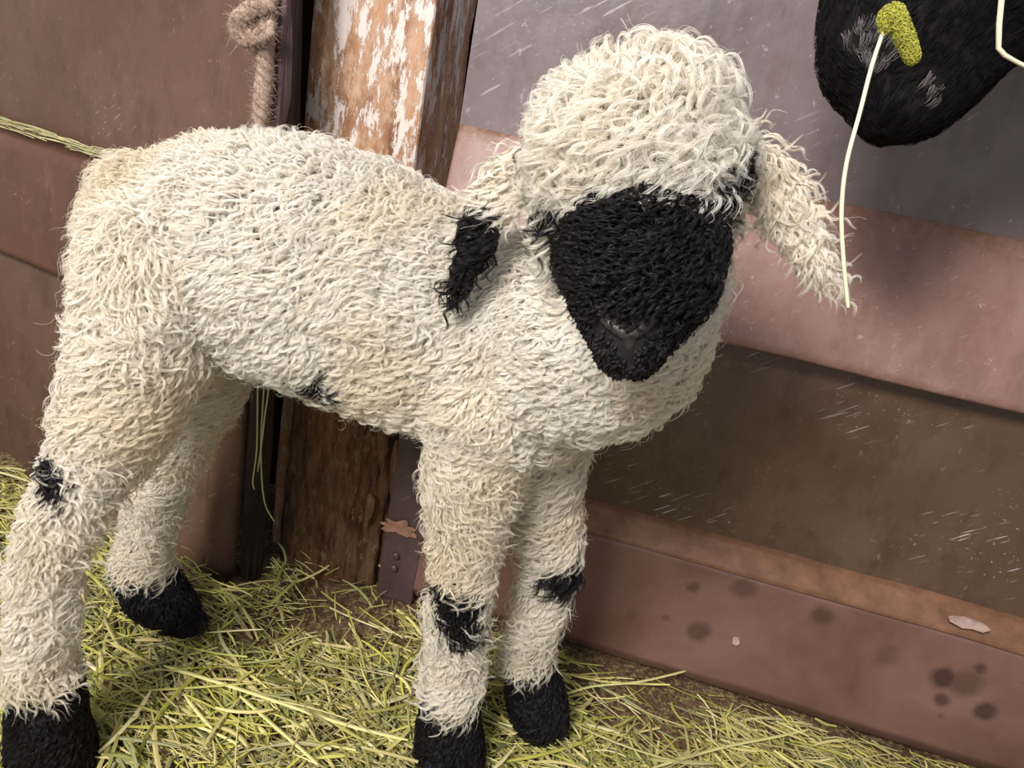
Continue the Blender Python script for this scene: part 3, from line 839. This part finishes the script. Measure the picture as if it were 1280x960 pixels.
rings(v_, f_, Pq, [.0011, .0011, .0011, .0011, .001, .0009, .0008, .0008, .0008], 8)
o = new_mesh_obj('bent_stalk', v_, f_, M_stem); tag(o, 'pale kinked grass stalk at the right edge in front of black muzzle', 'grass stalk')

# ------------------------------------------------------------------ hay
HAYC = np.array([.98, .92, .72]) * np.array([(.62, .60, .25), (.50, .52, .17), (.72, .68, .36), (.42, .44, .16), (.58, .52, .28), (.34, .36, .20), (.66, .64, .44), (.48, .50, .12)])
def straw_geo(V, Fc, Cc, P, wd, th, col, nrm=(0, 0, 1)):
    """flat bent blade / stem with 4 sided section"""
    P = np.asarray(P, float); k = len(P); b0 = len(V)
    nrm = np.asarray(nrm, float)
    for i in range(k):
        d = P[min(i + 1, k - 1)] - P[max(i - 1, 0)]; d /= np.linalg.norm(d) + 1e-9
        s_ = np.cross(d, nrm); s_ /= np.linalg.norm(s_) + 1e-9; u_ = np.cross(s_, d)
        tp = .55 if i in (0, k - 1) else 1
        V += [P[i] + s_ * wd * tp, P[i] + u_ * th, P[i] - s_ * wd * tp, P[i] - u_ * th]
        Cc += [col] * 4
    for i in range(k - 1):
        for j in range(4): a_ = b0 + i * 4 + j; b_ = b0 + i * 4 + (j + 1) % 4; Fc.append((a_, b_, b_ + 4, a_ + 4))
    Fc.append((b0, b0 + 3, b0 + 2, b0 + 1)); e = b0 + (k - 1) * 4; Fc.append((e, e + 1, e + 2, e + 3))
def in_room(x, y):
    if (np.array([x, y, 0]) - W0) @ NW < .033 and x > -.075: return False
    if (np.array([x, y, 0]) - L1) @ NL < .022 and x < -.21: return False
    if y > .64 and x > -.21 and x < -.07: return False
    return y < .72
bare = [(atZ(430, 765, 0), .055), (atZ(500, 740, 0), .05), (atZ(760, 860, 0), .055), (atZ(820, 890, 0), .05), (atZ(330, 800, 0), .02)]
V, Fc, Cc = [], [], []
cnt = 0
while cnt < 27000:
    x = random.uniform(-.75, .70); y = random.uniform(.12, .72)
    if random.random() < .0 or not in_room(x, y): continue
    dens = 1.0
    for c, r in bare:
        if math.hypot(x - c[0], y - c[1]) < r: dens = .12
    if random.random() > dens: continue
    kind = random.random()
    L_ = random.uniform(.005, .03) if kind < .45 else (random.uniform(.02, .06) if kind < .92 else random.uniform(.06, .13))
    if kind < .45: wd = random.uniform(.0003, .0009)
    else: wd = random.uniform(.0004, .0012) if random.random() < .8 else random.uniform(.0012, .002)
    th = wd * random.uniform(.35, .9)
    a_ = random.uniform(0, 2 * pi) if random.random() < .5 else random.gauss(-.45, .5)
    hz = (abs(random.gauss(0, .5))) * .014 * (1.0 if dens == 1 else .3) + .002
    hz += .006 * max(0, mnoise.noise(Vector((x * 14, y * 14, 2))))
    # heap at the foot of post and door
    if -.30 < x < -.08 and y > .56: hz += .016 * random.random()
    tilt = random.gauss(0, .09)
    bend = random.gauss(0, .25)
    n_ = 3 if L_ < .03 else 6
    pts_ = []
    ok = True
    for i in range(n_):
        s_ = (i / (n_ - 1) - .5)
        aa = a_ + bend * s_
        q = np.array([x + cos(aa) * L_ * s_, y + sin(aa) * L_ * s_, max(.0015, hz + tilt * L_ * s_ - .1 * L_ * s_ * s_)])
        pts_.append(q)
    if not (in_room(pts_[0][0], pts_[0][1]) and in_room(pts_[-1][0], pts_[-1][1])): continue
    col = HAYC[random.randrange(len(HAYC))] * random.choice((.45, .75, .9, 1.05, 1.2)) * random.uniform(.9, 1.1)
    straw_geo(V, Fc, Cc, pts_, wd, th, col, (random.gauss(0, .35), random.gauss(0, .35), 1))
    cnt += 1
o = new_mesh_obj('hay_bedding', V, Fc, M_hay, smooth=False, cols=np.array(Cc))
tag(o, 'loose yellow green hay scattered over the pen floor', 'hay', kind='stuff')
# a few long straws that catch the eye
LONG = [((205, 832), (320, 868), (430, 905), (510, 925), .0015, 'long flat yellow straw between the hind and front legs'),
        ((300, 870), (340, 905), (375, 935), (400, 958), .0013, 'straight yellow straw at the bottom edge below the long flat straw'),
        ((700, 870), (740, 858), (800, 852), (860, 838), .0010, 'thin straw pointing right from the far front hoof'),
        ((410, 620), (455, 690), (520, 722), (545, 742), .0012, 'pale straw leaning towards the near front leg by the metal upright'),
        ((815, 960), (900, 935), (975, 920), (1010, 912), .0011, 'thin yellow straw lying at the bottom right beside panel')]
for i, (a1, a2, a3, a4, wd, lab) in enumerate(LONG):
    if i == 3: a1, a2, a3, a4 = (470, 705), (495, 716), (520, 728), (545, 742)
    V, Fc, Cc = [], [], []
    z0 = .019
    P4 = [atZ(*q, z0) for q in (a1, a2, a3, a4)]
    Pq, _ = subdiv_line(P4, [1, 1, 1, 1], 4)
    straw_geo(V, Fc, Cc, Pq, wd, wd * .6, np.array([.70, .68, .28]), (.1, -.3, 1))
    o = new_mesh_obj('straw', V, Fc, M_hay, smooth=False, cols=np.array(Cc)); tag(o, lab, 'straw')
# hay hanging in the gap
HG = [((322, 480), (321, 560), (316, 600), (318, 612), 'hanging hay stalk in the gap, short hooked one'),
      ((330, 478), (326, 560), (330, 625), (343, 652), 'hanging hay stalk in the gap, reaching lowest'),
      ((336, 480), (331, 520), (327, 555), (322, 590), 'hanging hay stalk in the gap, nearest the post')]
for i, (a1, a2, a3, a4, lab) in enumerate(HG):
    V, Fc, Cc = [], [], []
    Pq, _ = subdiv_line([atY(a1[0], a1[1] - 60, .602), atY(*a1, .598), atY(*a2, .594), atY(*a3, .592), atY(*a4, .592)], [1] * 5, 4)
    straw_geo(V, Fc, Cc, Pq, .0007, .0006, np.array([.55, .52, .25]), (0, -1, .1))
    o = new_mesh_obj('hay_stalk', V, Fc, M_hay, smooth=False, cols=np.array(Cc)); tag(o, lab, 'hay stalk', 'hay stalks hanging in the gap')
# hay on the beam ledge
V, Fc, Cc = [], [], []
for i in range(130):
    s_ = random.uniform(-.55, -.155); L_ = random.uniform(.015, .07)
    c = L1 + DL * s_ + NL * random.uniform(-.008, .014) + np.array([0, 0, .380 + random.random() * .006])
    a_ = random.gauss(0, .13); d = DL * cos(a_) + NL * sin(a_) * .5
    straw_geo(V, Fc, Cc, [c - d * L_ / 2, c + np.array([0, 0, .001]), c + d * L_ / 2], random.uniform(.0005, .0012), .0005, (HAYC[random.randrange(8)] * .35 + np.array([.36, .33, .20])) * random.uniform(.8, 1.1))
o = new_mesh_obj('hay_wisps', V, Fc, M_hay, smooth=False, cols=np.array(Cc)); tag(o, 'thin line of hay lying along the ledge of the brown beam', 'hay', kind='stuff')
v_, f_ = [], []
cD = atY(92, 166, .662); sD = (L1 + DL * -.43 + NL * .004)
for k in range(5):
    c = np.array([sD[0] + DL[0] * k * .005, sD[1] + DL[1] * k * .005, .3865 + .004 * (k % 2)])
    ellipsoid(v_, f_, c, np.eye(3) * (.0045 + .001 * (k % 3)), 8, 6)
o = new_mesh_obj('dirt_clump', v_, f_, M_dung); tag(o, 'small dark dirt clump on the hay covered beam ledge', 'dirt')
